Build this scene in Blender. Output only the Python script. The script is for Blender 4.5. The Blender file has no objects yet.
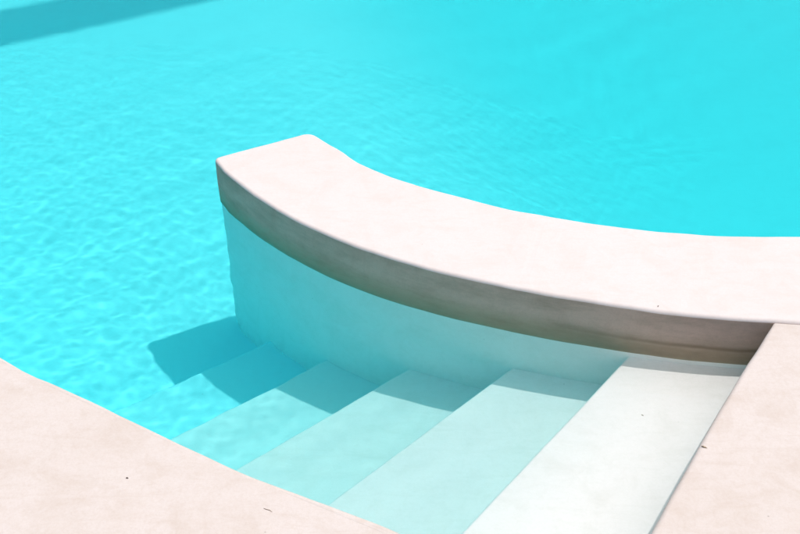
import bpy, bmesh, math, random
import numpy as np
from mathutils import noise, Vector
C = bpy.context.scene.collection
SUN_EL, SUN_SHADOW_AZ = math.radians(70), math.radians(205)
DEPTHS = (.04, .235, .41, .59, .745)
DECK_Z = .15

# ------------------------------------------------------------------ helpers
def tag(o, label=None, cat=None, group=None, kind=None):
    if label: o['label'] = label
    if cat: o['category'] = cat
    if group: o['group'] = group
    if kind: o['kind'] = kind
    return o

def obj(name, verts, faces, mat, parent=None, smooth=False):
    me = bpy.data.meshes.new(name)
    me.from_pydata([tuple(v) for v in verts], [], faces)
    me.materials.append(mat)
    if smooth:
        me.polygons.foreach_set('use_smooth', [True] * len(me.polygons))
    me.update()
    o = bpy.data.objects.new(name, me)
    C.objects.link(o)
    if parent: o.parent = parent
    o.cycles.is_caustics_receiver = True
    return o

def empty(name, loc=(0, 0, 0)):
    o = bpy.data.objects.new(name, None); C.objects.link(o); o.location = loc
    return o

def catmull(P, n=8, closed=False):
    P = [np.array(p, float) for p in P]
    out = []
    m = len(P)
    for i in range(m if closed else m - 1):
        g = (lambda k: P[k % m]) if closed else (lambda k: P[min(max(k, 0), m - 1)])
        a, b, c, d = g(i - 1), g(i), g(i + 1), g(i + 2)
        for t in np.linspace(0, 1, n, endpoint=False):
            out.append(.5 * (2 * b + (c - a) * t + (2 * a - 5 * b + 4 * c - d) * t * t + (3 * b - a - 3 * c + d) * t ** 3))
    if not closed: out.append(P[-1])
    return out

def area(L):
    A = np.array(L); B = np.roll(A, -1, 0)
    return .5 * np.sum(A[:, 0] * B[:, 1] - B[:, 0] * A[:, 1])

def offset(L, d):
    """move each point of a counter-clockwise loop outwards by d (mitred)"""
    A = np.array(L, float)
    prev = np.roll(A, 1, 0); nxt = np.roll(A, -1, 0)
    e1 = A - prev; e2 = nxt - A
    e1 /= np.linalg.norm(e1, axis=1)[:, None]; e2 /= np.linalg.norm(e2, axis=1)[:, None]
    n1 = np.stack([e1[:, 1], -e1[:, 0]], 1); n2 = np.stack([e2[:, 1], -e2[:, 0]], 1)
    m = n1 + n2
    k = np.maximum((m * n1).sum(1), .5)
    return A + m / k[:, None] * d

def fillet(P, i, r, n=8):
    """replace corner i of polyline P by an arc of about radius r"""
    p = np.array(P[i]); a = np.array(P[i - 1]); b = np.array(P[(i + 1) % len(P)])
    u = (a - p); u /= np.linalg.norm(u); v = (b - p); v /= np.linalg.norm(v)
    s, e = p + u * r, p + v * r
    return [(1 - t) ** 2 * s + 2 * t * (1 - t) * p + t * t * e for t in np.linspace(0, 1, n)]

def resample(L, step, closed=True):
    out = []
    m = len(L)
    for i in range(m if closed else m - 1):
        a = np.array(L[i], float); b = np.array(L[(i + 1) % m], float)
        k = max(1, int(np.linalg.norm(b - a) / step))
        for t in range(k): out.append(a + (b - a) * t / k)
    if not closed: out.append(np.array(L[-1], float))
    return out

def wob(x, y, z, s, a):
    return a * noise.noise(Vector((x * s, y * s, z * s)))

def slab(name, loop, ztop, zbot, r, mat, parent=None, hole_of=None, wobble=.0015, rseg=5):
    """solid with a rounded top edge; with hole_of the loop is the hole in a wide sheet"""
    L = np.array(loop)
    if area(L) < 0: L = L[::-1]
    sgn = 1 if hole_of else -1
    rings = []
    for k in range(rseg + 1):
        a = math.pi / 2 * k / rseg
        rings.append((offset(L, sgn * r * (1 - math.sin(a))), ztop - r * (1 - math.cos(a))))
    rings.append((L, (ztop - r) * .5 + zbot * .5))
    rings.append((L, zbot))
    verts = []; faces = []
    n = len(L)
    for ring, z in rings:
        for (x, y) in ring:
            w = wob(x, y, z, 9, wobble) + wob(x, y, z, 31, wobble * .5)
            verts.append((x + w, y + wob(y, x, z, 9, wobble), z + (wob(x, y, 3, 14, wobble * .6) if z > zbot + .02 else 0)))
    for k in range(len(rings) - 1):
        for i in range(n):
            j = (i + 1) % n
            q = (k * n + i, k * n + j, (k + 1) * n + j, (k + 1) * n + i)
            faces.append(q if hole_of else q[::-1])
    bm = bmesh.new()
    bv = [bm.verts.new(v) for v in verts]
    for f in faces: bm.faces.new([bv[i] for i in f]).smooth = True
    bm.edges.ensure_lookup_table()
    edges = [bm.edges.get((bv[i], bv[(i + 1) % n])) for i in range(n)]
    if hole_of:
        ov = [bm.verts.new((x, y, ztop)) for x, y in hole_of]
        edges += [bm.edges.new((ov[i], ov[(i + 1) % len(ov)])) for i in range(len(ov))]
    bmesh.ops.triangle_fill(bm, use_beauty=True, edges=edges)
    if not hole_of:
        edges = [bm.edges.get((bv[(len(rings) - 1) * n + i], bv[(len(rings) - 1) * n + (i + 1) % n])) for i in range(n)]
        bmesh.ops.triangle_fill(bm, use_beauty=True, edges=edges)
    bmesh.ops.recalc_face_normals(bm, faces=bm.faces[:])
    me = bpy.data.meshes.new(name); bm.to_mesh(me); bm.free()
    me.materials.append(mat)
    if hole_of:
        up = [p for p in me.polygons if p.area > .5]
        if up and up[0].normal.z < 0: me.flip_normals()
    o = bpy.data.objects.new(name, me); C.objects.link(o)
    if parent: o.parent = parent
    o.cycles.is_caustics_receiver = True
    return o

# ------------------------------------------------------------------ materials
class Mat:
    def __init__(s, name):
        s.m = bpy.data.materials.new(name); s.m.use_nodes = True
        s.t = s.m.node_tree; s.t.nodes.clear()
        s.out = s.n('ShaderNodeOutputMaterial')
    def n(s, kind, **kw):
        nd = s.t.nodes.new(kind)
        for k, v in kw.items():
            if k.startswith('_'): setattr(nd, k[1:], v)
            else: nd.inputs[k.replace('__', ' ')].default_value = v
        return nd
    def l(s, a, b): s.t.links.new(a, b)
    def ramp(s, fac, stops):
        r = s.n('ShaderNodeValToRGB')
        e = r.color_ramp.elements
        while len(e) < len(stops): e.new(.5)
        for k, (p, c) in enumerate(stops):
            e[k].position = p
            e[k].color = (c, c, c, 1) if isinstance(c, (int, float)) else (*c, 1)
        s.l(fac, r.inputs[0]); return r.outputs[0]
    def noise(s, scale, detail=4, rough=.6, vec=None, dist=0):
        nd = s.n('ShaderNodeTexNoise', Scale=scale, Detail=detail, Roughness=rough, Distortion=dist)
        s.l(vec or s.pos, nd.inputs['Vector']); return nd.outputs['Fac']
    def mix(s, fac, a, b, mode='MIX'):
        nd = s.n('ShaderNodeMix', _data_type='RGBA', _blend_type=mode)
        for sock, v in ((nd.inputs[0], fac), (nd.inputs[6], a), (nd.inputs[7], b)):
            if isinstance(v, (tuple, float, int)): sock.default_value = (*v, 1) if isinstance(v, tuple) else v
            else: s.l(v, sock)
        return nd.outputs[2]
    def math(s, op, a, b=None):
        nd = s.n('ShaderNodeMath', _operation=op)
        for k, v in enumerate((a, b)):
            if v is None: continue
            if isinstance(v, (int, float)): nd.inputs[k].default_value = v
            else: s.l(v, nd.inputs[k])
        return nd.outputs[0]
    @property
    def pos(s):
        if not hasattr(s, '_p'): s._p = s.n('ShaderNodeNewGeometry').outputs['Position']
        return s._p

def plaster(name, base, blotch, fleck, amount=1., stain=None, bump=.25, rough=.8):
    m = Mat(name)
    big = m.ramp(m.noise(2.3, 5, .6), [(.35, 0), (.7, 1)])
    col = m.mix(m.math('MULTIPLY', big, .55 * amount), base, blotch)
    mid = m.ramp(m.noise(9, 8, .7, dist=.6), [(.48, 0), (.75, 1)])
    col = m.mix(m.math('MULTIPLY', mid, .5 * amount), col, fleck)
    fine = m.ramp(m.noise(60, 6, .75), [(.5, 0), (.85, 1)])
    col = m.mix(m.math('MULTIPLY', fine, .35 * amount), col, fleck)
    grain = m.ramp(m.noise(190, 4, .8), [(.42, 0), (.8, 1)])
    col = m.mix(m.math('MULTIPLY', grain, .4 * amount), col, fleck)
    scr = m.n('ShaderNodeMapping'); m.l(m.pos, scr.inputs['Vector']); scr.inputs['Scale'].default_value = (1, 5, 1); scr.inputs['Rotation'].default_value = (0, 0, .5)
    trowel = m.ramp(m.noise(7, 7, .65, vec=scr.outputs[0], dist=1.2), [(.5, 0), (.72, 1)])
    col = m.mix(m.math('MULTIPLY', trowel, .28 * amount), col, fleck)
    # tiny dark pits
    v = m.n('ShaderNodeTexVoronoi', Scale=16., Randomness=1.); m.l(m.pos, v.inputs['Vector'])
    pit = m.ramp(v.outputs['Distance'], [(.02, 1), (.045, 0)])
    sel = m.ramp(m.noise(5, 2, .5), [(.56, 0), (.6, 1)])
    col = m.mix(m.math('MULTIPLY', m.math('MULTIPLY', pit, sel), .45 * amount), col, (.25, .2, .16))
    if stain:
        sx = m.n('ShaderNodeSeparateXYZ'); m.l(m.pos, sx.inputs[0])
        mp = m.n('ShaderNodeMapping'); m.l(m.pos, mp.inputs['Vector']); mp.inputs['Scale'].default_value = (4, 4, 15)
        streak = m.noise(1.6, 6, .65, vec=mp.outputs[0])
        # horizontal scum line above the waterline
        z = m.math('ADD', sx.outputs[2], m.math('MULTIPLY', m.math('SUBTRACT', m.noise(3, 4, .6), .5), .03))
        near = m.ramp(z, [(0, 1), (.028, .85), (.05, .5), (.075, 0)])
        col = m.mix(m.math('MULTIPLY', near, .8), col, stain)
        line = m.ramp(z, [(.036, 0), (.041, 1), (.044, 1), (.052, 0)])
        right = m.ramp(sx.outputs[0], [(.35, 0), (.8, 1)])
        col = m.mix(m.math('MULTIPLY', m.math('MULTIPLY', line, right), .6), col, (.14, .1, .06))
        st = m.ramp(streak, [(.45, 0), (.75, 1)])
        col = m.mix(m.math('MULTIPLY', st, .5), col, tuple(c * .75 for c in stain))
    b = m.n('ShaderNodeBsdfPrincipled', Roughness=rough)
    b.inputs['Specular IOR Level'].default_value = .25
    m.l(col, b.inputs['Base Color'])
    h = m.math('ADD', m.math('MULTIPLY', m.noise(45, 8, .75), .7), m.math('MULTIPLY', m.noise(6, 4, .6), 1.2))
    bp = m.n('ShaderNodeBump', Strength=bump, Distance=.004); m.l(h, bp.inputs['Height'])
    m.l(bp.outputs[0], b.inputs['Normal'])
    m.l(b.outputs[0], m.out.inputs[0])
    return m.m

M_deck = plaster('deck_plaster', (.70, .655, .637), (.620, .555, .505), (.53, .44, .37), 1.0)
M_cope = plaster('coping_plaster', (.735, .70, .695), (.715, .66, .645), (.64, .55, .50), .8)
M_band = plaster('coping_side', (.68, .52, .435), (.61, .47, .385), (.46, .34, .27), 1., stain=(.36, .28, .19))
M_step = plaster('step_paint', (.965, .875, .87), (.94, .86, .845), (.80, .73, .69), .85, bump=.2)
M_step_tinted = plaster('water_tinted_step', (.80, .89, .90), (.77, .87, .88), (.70, .77, .78), .6, bump=.15)  # part of the water's tint at this depth is put into the colour
M_pool = plaster('water_tinted_floor', (.46, .91, .975), (.43, .89, .96), (.37, .82, .88), .5, bump=.12)  # cyan of light absorbed by deep water is partly painted into this base

def water_mat():
    m = Mat('pool_water')
    g = m.n('ShaderNodeBsdfGlass', Roughness=0., IOR=1.333)
    g.inputs['Color'].default_value = (1, 1, 1, 1)
    m.l(g.outputs[0], m.out.inputs[0])
    return m.m
def water_volume():
    m = Mat('pool_water_tint')
    v = m.n('ShaderNodeVolumeAbsorption', Density=.98)
    v.inputs['Color'].default_value = (0, .95, .95, 1)
    m.l(v.outputs[0], m.out.inputs[1])
    return m.m
M_water = water_mat()

# ------------------------------------------------------------------ outlines (metres, water at z = 0)
inner_raw = np.array([(-.576, 2.784), (-.417, 2.583), (-.29, 2.468), (-.229, 2.424), (-.112, 2.349), (0, 2.289), (.055, 2.267), (.163, 2.219),
    (.268, 2.176), (.32, 2.163), (.423, 2.13), (.575, 2.089), (.676, 2.073), (.726, 2.065), (.826, 2.049), (.876, 2.042), (.95, 2.03)])
pf = np.polyfit(inner_raw[:, 0], inner_raw[:, 1], 4)
inner = [np.array((x, np.polyval(pf, x))) for x in np.linspace(-.572, .962, 60)]
outer_raw = [(-.195, 2.87), (-.13, 2.792), (-.04, 2.722), (.061, 2.661), (.18, 2.603), (.327, 2.537), (.455, 2.495), (.585, 2.458), (.74, 2.428), (.904, 2.408), (1.139, 2.403), (1.5, 2.42), (1.95, 2.47)]
outer = catmull(outer_raw, 5)
seam = [(1.3, 1.997), (1.95, 1.95)]
tipA, tipB = np.array((-.590, 2.815)), np.array((-.292, 2.975))
L = [np.array(p) for p in inner[1:]] + [np.array(s) for s in seam] + outer[::-1]
wallP = [tipA] + L + [tipB]
loop = fillet(wallP, 0, .024) + L + fillet(wallP, len(wallP) - 1, .034)
wall_loop = resample(loop, .03)

deck_left = [(-2.6, 3.75), (-2.1, 2.9), (-1.55, 2.33), (-.99, 1.904), (-.815, 1.801), (-.651, 1.707), (-.497, 1.617), (-.353, 1.538), (-.215, 1.472), (-.149, 1.442), (-.084, 1.412), (0, 1.372), (.18, 1.285), (.36, 1.19)]
deck_right = [(.411, 1.19), (.513, 1.359), (.679, 1.62), (.82, 1.832), (.962, np.polyval(pf, .962))]
far = [(1.95, 2.47), (2.6, 2.6), (3.5, 3.0), (4.3, 3.9), (4.6, 5.4), (3.9, 6.9), (2.0, 7.6), (0, 7.8), (-1.6, 7.3), (-2.9, 6.2), (-3.2, 4.9)]
dl = catmull(deck_left + [(.385, 1.17)], 4)[4:]
farc = catmull([(1.7, 2.45)] + far + [(-2.6, 3.75), (-2.1, 2.9)], 6)[6:-6]
hole = dl[:-1] + [np.array(p) for p in resample(deck_right, .06, False)][:-1]
g = .0012
hole += [np.array((x, y - g)) for x, y in [inner[-1]] + seam] + [np.array((1.95 + g, 2.2))] + farc[:-1] + dl[:0]
hole = [p for i, p in enumerate(hole) if np.linalg.norm(p - hole[i - 1]) > .004]
hole = resample(hole, .045)

# ------------------------------------------------------------------ deck and pool shell
S = 60
tag(slab('pool_deck', hole, DECK_Z, -.012, .012, M_deck, wobble=.0022, hole_of=[(-S, -S), (S, -S), (S, S), (-S, S)]), kind='structure')

bl = offset(np.array(hole) if area(hole) > 0 else np.array(hole)[::-1], .003)
n = len(bl)
vs = [(x, y, z) for z in (0.02, -.6, -2.6) for x, y in bl]
fs = [(k * n + i, (k + 1) * n + i, (k + 1) * n + (i + 1) % n, k * n + (i + 1) % n) for k in range(2) for i in range(n)]
side = obj('pool_side_wall', vs, fs, M_pool, smooth=True)
tag(side, 'white painted wall of the pool below the pink deck, mostly under water', 'pool wall', kind='thing')

def floor_z(x, y):
    t = min(max((x + .35 * y - 1.0) / 2.0, 0), 1)
    t = t * t * (3 - 2 * t)
    return -.89 - .85 * t
nx, ny = 80, 80
vs = []; fs = []
for j in range(ny + 1):
    for i in range(nx + 1):
        x = -3.8 + 8.9 * i / nx; y = .9 + 7.5 * j / ny
        vs.append((x, y, floor_z(x, y) + wob(x, y, 0, 2, .006)))
for j in range(ny):
    for i in range(nx):
        a = j * (nx + 1) + i; fs.append((a, a + 1, a + nx + 2, a + nx + 1))
tag(obj('pool_floor', vs, fs, M_pool, smooth=True), kind='structure')

# ------------------------------------------------------------------ curved wall
cw = tag(kind='thing', o=empty('curved_wall', (.2, 2.4, 0)), label='low curved pink plaster wall with a rounded end reaching into the turquoise pool', cat='wall')
def par(o, p):
    o.parent = p; o.matrix_parent_inverse = p.matrix_world.inverted() if False else o.matrix_parent_inverse
    o.location = (-p.location[0], -p.location[1], -p.location[2]); return o
cope = par(slab('coping', wall_loop, DECK_Z, -.012, .011, M_cope, wobble=.0026), cw)
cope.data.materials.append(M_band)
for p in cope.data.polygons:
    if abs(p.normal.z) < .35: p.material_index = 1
base_loop = offset(np.array(wall_loop) if area(wall_loop) > 0 else np.array(wall_loop)[::-1], -.003)
par(slab('wall_base', base_loop, -.010, -2.4, .002, M_step, rseg=2), cw)

# ------------------------------------------------------------------ steps
nos = [[(.137, 1.501), (.592, 2.057)], [(-.175, 1.697), (.255, 2.116)], [(-.435, 1.906), (-.073, 2.2)], [(-.67, 2.115), (-.345, 2.356)], [(-.909, 2.308), (-.576, 2.524)]]
st = tag(empty('pool_steps', (0, 1.9, -.9)), 'white submerged steps fanning down under the water beside the curved wall', 'steps', kind='thing')
in_sh = [np.array((p[0] + .06, p[1] + .12)) for p in inner]
in_sh = [np.array((-.72, 3.02))] + in_sh + [np.array((1.12, 2.15))]
lo_sh = [np.array((p[0] - .06, p[1] - .12)) for p in catmull(deck_left, 4)]
def cross(poly, a, d, fwd):
    best = None
    for k in range(len(poly) - 1):
        p, q = poly[k], poly[k + 1]
        M = np.array([[d[0], -(q - p)[0]], [d[1], -(q - p)[1]]])
        if abs(np.linalg.det(M)) < 1e-9: continue
        t, u = np.linalg.solve(M, p - a)
        if -1e-6 <= u <= 1 + 1e-6 and (t > 0) == fwd and (best is None or abs(t) < abs(best[0])): best = (t, k)
    return best
for k, (a, b) in enumerate(nos):
    a, b = np.array(a), np.array(b); d = b - a
    t1, k1 = cross(in_sh, a, d, True); t0, k0 = cross(lo_sh, b, -d, True)
    P1 = a + d * t1; P0 = b - d * t0
    poly = [P0] + lo_sh[k0 + 1:] + [np.array((.45, 1.0)), np.array((1.12, 1.6))] + in_sh[k1 + 1:][::-1] + [P1]
    poly = [p for i, p in enumerate(poly) if np.linalg.norm(p - poly[i - 1]) > .01]
    zb = -DEPTHS[k + 1] - .012 if k < 4 else -1.2
    s = slab('step', resample(poly, .05), -DEPTHS[k], zb, .007, (M_step, M_step, M_step, M_step_tinted, M_pool)[k], wobble=.0012)
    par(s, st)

# ------------------------------------------------------------------ water
def axis(a, b, fa, fb, fine, coarse):
    v = [fa]
    while v[-1] < fb: v.append(v[-1] + fine)
    lo = list(np.linspace(a, fa, max(2, int((fa - a) / coarse)), endpoint=False)) if fa > a else []
    hi = list(np.linspace(v[-1], b, max(2, int((b - v[-1]) / coarse))))[1:]
    return np.array(lo + v + hi)
X = axis(-3.6, 4.9, -1.95, 2.0, .0075, .05); Y = axis(1.0, 8.2, 1.25, 4.8, .0075, .05)
gx, gy = np.meshgrid(X, Y)
rng = np.random.default_rng(7)
Z = np.zeros_like(gx)
def waves(n, l0, ratio, mean, spread, slope0, power):
    global Z
    out = np.zeros_like(gx)
    for i in range(n):
        lam = l0 * (ratio ** rng.random()); th = rng.normal(math.radians(mean), spread); k = 2 * math.pi / lam
        slope = slope0 * (lam / l0) ** power * rng.uniform(.4, 1.3)
        ph = rng.uniform(0, 6.28, 4)
        wx = gx + .05 * np.sin(gy * 1.9 + ph[0]) + .018 * np.sin(gy * 6.1 + gx * 2 + ph[1]); wy = gy + .05 * np.sin(gx * 2.3 + ph[2]) + .018 * np.sin(gx * 5.3 - gy * 3 + ph[3])
        env = .55 + .45 * np.sin(gx * rng.uniform(.8, 5) + rng.uniform(0, 6)) * np.sin(gy * rng.uniform(.8, 5) + rng.uniform(0, 6))
        out += env * slope / k * np.sin(k * (wx * math.cos(th) + wy * math.sin(th)) + rng.uniform(0, 6.28))
    return out
def sstep(v, a, b):
    t = np.clip((v - a) / (b - a), 0, 1); return t * t * (3 - 2 * t)
far_fade = sstep(gy + .25 * gx, 2.2, 4.8)
Z += waves(26, .14, 5, 125, .6, .0040, .3) * (1 - .6 * far_fade)        # swell, 14 .. 70 cm
Z += waves(46, .055, 2.6, 120, .8, .0027, .3) * (1 - .72 * far_fade)    # ripples, 5 .. 14 cm
Z += waves(40, .028, 2.0, 110, 1.1, .0022, .0) * (1 - .85 * sstep(gy + .3 * gx, 2.3, 4.8))   # finest wrinkles
near_left = 1 / (1 + np.exp((gy * .8 + gx * .25 - 1.85) / .12))
Z += waves(10, .075, 2.2, 136, .22, .0108, .2) * near_left               # long crests that throw bright filaments on the floor
# calm in the shelter of the steps
sh = 1 / (1 + np.exp(-((-gx * .75 + gy * .66 - 1.72) / .16)))
Z *= .27 + .73 * sh
ny_, nx_ = gx.shape
verts = np.stack([gx.ravel(), gy.ravel(), Z.ravel()], 1).tolist()
idx = np.arange(ny_ * nx_).reshape(ny_, nx_)
faces = np.stack([idx[:-1, :-1].ravel(), idx[:-1, 1:].ravel(), idx[1:, 1:].ravel(), idx[1:, :-1].ravel()], 1).tolist()
# sides and bottom, buried behind the pool shell
rim = list(idx[0, :]) + list(idx[1:, -1]) + list(idx[-1, -2::-1]) + list(idx[-2:0:-1, 0])
b0 = len(verts)
for r in rim: verts.append((verts[r][0], verts[r][1], -2.8))
m_ = len(rim)
for i in range(m_): faces.append((int(rim[i]), b0 + i, b0 + (i + 1) % m_, int(rim[(i + 1) % m_])))
faces.append(tuple(b0 + i for i in range(m_ - 1, -1, -1)))
wat = obj('water', verts, faces, M_water)
sm = [True] * (len(faces)); 
for i in range(m_ + 1): sm[-1 - i] = False
wat.data.polygons.foreach_set('use_smooth', sm)
tag(wat, kind='structure')
wat.cycles.is_caustics_caster = True
wat.cycles.is_caustics_receiver = False

x0, x1, y0, y1, z0, z1 = -3.7, 5.0, .9, 8.3, -2.9, .009
body = obj('water_body', [(x, y, z) for z in (z0, z1) for y in (y0, y1) for x in (x0, x1)],
           [(0, 2, 3, 1), (4, 5, 7, 6), (0, 1, 5, 4), (1, 3, 7, 5), (3, 2, 6, 7), (2, 0, 4, 6)], water_volume())
tag(body, kind='structure')

# ------------------------------------------------------------------ unseen beam and post added to shade the far corner of the pool
def box(bm, x0, x1, y0, y1, z0, z1):
    v = [bm.verts.new((x, y, z)) for z in (z0, z1) for y in (y0, y1) for x in (x0, x1)]
    for f in ((0, 2, 3, 1), (4, 5, 7, 6), (0, 1, 5, 4), (1, 3, 7, 5), (3, 2, 6, 7), (2, 0, 4, 6)): bm.faces.new([v[i] for i in f])
def bobj(name, bm, mat, parent):
    bmesh.ops.bevel(bm, geom=bm.edges[:], offset=.012, segments=2, affect='EDGES')
    me = bpy.data.meshes.new(name); bm.to_mesh(me); bm.free(); me.materials.append(mat)
    o = bpy.data.objects.new(name, me); C.objects.link(o); o.parent = parent; return o
BH = 5.2
back_sun = np.array((-math.cos(SUN_SHADOW_AZ), -math.sin(SUN_SHADOW_AZ)))
sw = math.cos(SUN_EL) / 1.333
tot = BH / math.tan(SUN_EL) + .89 * sw / math.sqrt(1 - sw * sw)
pa = np.array((-1.928, 4.623)) + back_sun * tot; pb = np.array((-.887, 5.168)) + back_sun * tot
ang = math.atan2(*(pb - pa)[::-1])
caster = tag(empty('shade_caster', (pa[0], pa[1], 0)), 'unseen plastered beam added to cast a shade band on the far corner of the pool', 'shade_caster')
caster.rotation_euler = (0, 0, ang)
bm = bmesh.new(); box(bm, -2.9, 1.8, .03, .40, BH, BH + .26); bobj('beam', bm, M_cope, caster)
for px in (-2.7,):
    bm = bmesh.new(); box(bm, px - .15, px + .15, .05, .38, DECK_Z - .1, BH - .003); bobj('post', bm, M_cope, caster)

# ------------------------------------------------------------------ crumbs lying on the plaster
def flat_mat(name, col):
    m = Mat(name); b = m.n('ShaderNodeBsdfPrincipled', Roughness=.9)
    c = m.mix(m.ramp(m.noise(400, 3), [(.4, 0), (.6, 1)]), col, tuple(x * .6 for x in col))
    m.l(c, b.inputs['Base Color']); m.l(b.outputs[0], m.out.inputs[0]); return m.m
M_seed, M_twig = flat_mat('dark_seed', (.11, .085, .07)), flat_mat('dry_twig', (.36, .28, .21))
def crumb(name, x, y, z, pts, rads, mat, label, cat, group=None):
    """a short bent sliver, thick in the middle"""
    verts = []; faces = []; P = [Vector(p) for p in pts]; m = 7
    for k, p in enumerate(P):
        t = (P[min(k + 1, len(P) - 1)] - P[max(k - 1, 0)]).normalized()
        s_ = t.cross(Vector((0, 0, 1))).normalized()
        for q in range(m):
            a = 2 * math.pi * q / m
            verts.append(Vector((0, 0, rads[k] * .8)) + p + (s_ * math.cos(a) + Vector((0, 0, 1)) * math.sin(a) * .8) * rads[k])
    for k in range(len(P) - 1):
        for q in range(m): faces.append((k * m + q, k * m + (q + 1) % m, (k + 1) * m + (q + 1) % m, (k + 1) * m + q))
    faces.append(tuple(range(m - 1, -1, -1))); faces.append(tuple((len(P) - 1) * m + q for q in range(m)))
    o = obj(name, verts, faces, mat, smooth=True); o.location = (x, y, z)
    return tag(o, label, cat, group)
sd_ = [(-.003, 0, 0), (-.0012, .0006, 0), (.001, .0003, 0), (.0028, -.0006, 0)]; sr = [.0005, .0015, .0014, .0004]
crumb('seed', -.595, 1.513, DECK_Z, sd_, sr, M_seed, 'tiny dark seed lying alone on the pink deck in the lower left', 'seed')
crumb('seed', .675, 2.092, DECK_Z, sd_, [r * .8 for r in sr], M_seed, 'tiny dark seed on top of the curved wall near its shaded edge', 'seed').rotation_euler[2] = 1.1
crumb('seed', .618, 1.868, -DEPTHS[0] - .001, [tuple(c * 1.5 for c in p) for p in sd_], sr, M_twig, 'tiny greyish seed sunk on the top step under shallow water', 'seed').rotation_euler[2] = -.7
crumb('twig', -.279, 1.427, DECK_Z, [(-.010, .004, 0), (-.004, .001, 0), (.003, -.001, 0), (.009, -.006, 0)], [.0004, .0007, .0007, .0003], M_twig, 'short thin dry twig lying on the deck near its curved edge', 'twig')
crumb('leaf_fragment', .684, 1.603, DECK_Z, [(-.006, .004, 0), (-.002, .001, 0), (.002, -.001, 0), (.006, -.003, 0)], [.0005, .002, .0016, .0004], flat_mat('dry_leaf', (.58, .46, .33)), 'tan scrap of dry leaf at the brink of the deck beside the top step', 'leaf')

# ------------------------------------------------------------------ camera, light, world
cam = bpy.data.cameras.new('camera'); co = bpy.data.objects.new('camera', cam); C.objects.link(co)
cam.sensor_width = 36; cam.lens = 36 * 1050 / 800; cam.clip_end = 500; cam.clip_start = .05
co.location = (0, 0, 1.93); co.rotation_euler = (math.radians(90 - 38.25), 0, 0)
sc = bpy.context.scene; sc.camera = co
sun = bpy.data.lights.new('sun', 'SUN'); so = bpy.data.objects.new('sun', sun); C.objects.link(so)
sun.energy = 2.6; sun.angle = math.radians(.65); sun.color = (1, .965, .92)
sd = Vector((math.cos(SUN_SHADOW_AZ) * math.cos(SUN_EL), math.sin(SUN_SHADOW_AZ) * math.cos(SUN_EL), -math.sin(SUN_EL)))
so.rotation_euler = sd.to_track_quat('-Z', 'Y').to_euler(); so.location = (2, 3, 8)
sun.cycles.is_caustics_light = True
w = bpy.data.worlds.new('World'); sc.world = w; w.use_nodes = True
nt = w.node_tree
sky = nt.nodes.new('ShaderNodeTexSky'); sky.sky_type = 'NISHITA'; sky.sun_disc = False
sky.sun_elevation = SUN_EL; sky.dust_density = 5; sky.ozone_density = .3; sky.air_density = .8
sky.sun_rotation = math.atan2(-sd.x, -sd.y)
nt.links.new(sky.outputs[0], nt.nodes['Background'].inputs[0]); nt.nodes['Background'].inputs[1].default_value = .105
vs_ = sc.view_settings
vs_.view_transform = 'Standard'; vs_.look = 'None'; vs_.gamma = 1; vs_.use_curve_mapping = False; vs_.exposure = .05
cy = sc.cycles
cy.caustics_refractive = True; cy.caustics_reflective = True; cy.blur_glossy = .3
cy.max_bounces = 16; cy.diffuse_bounces = 9; cy.transmission_bounces = 8; cy.glossy_bounces = 4; cy.volume_bounces = 0
cy.sample_clamp_indirect = 6
cy.use_denoising = True; cy.use_adaptive_sampling = True; cy.adaptive_threshold = .02
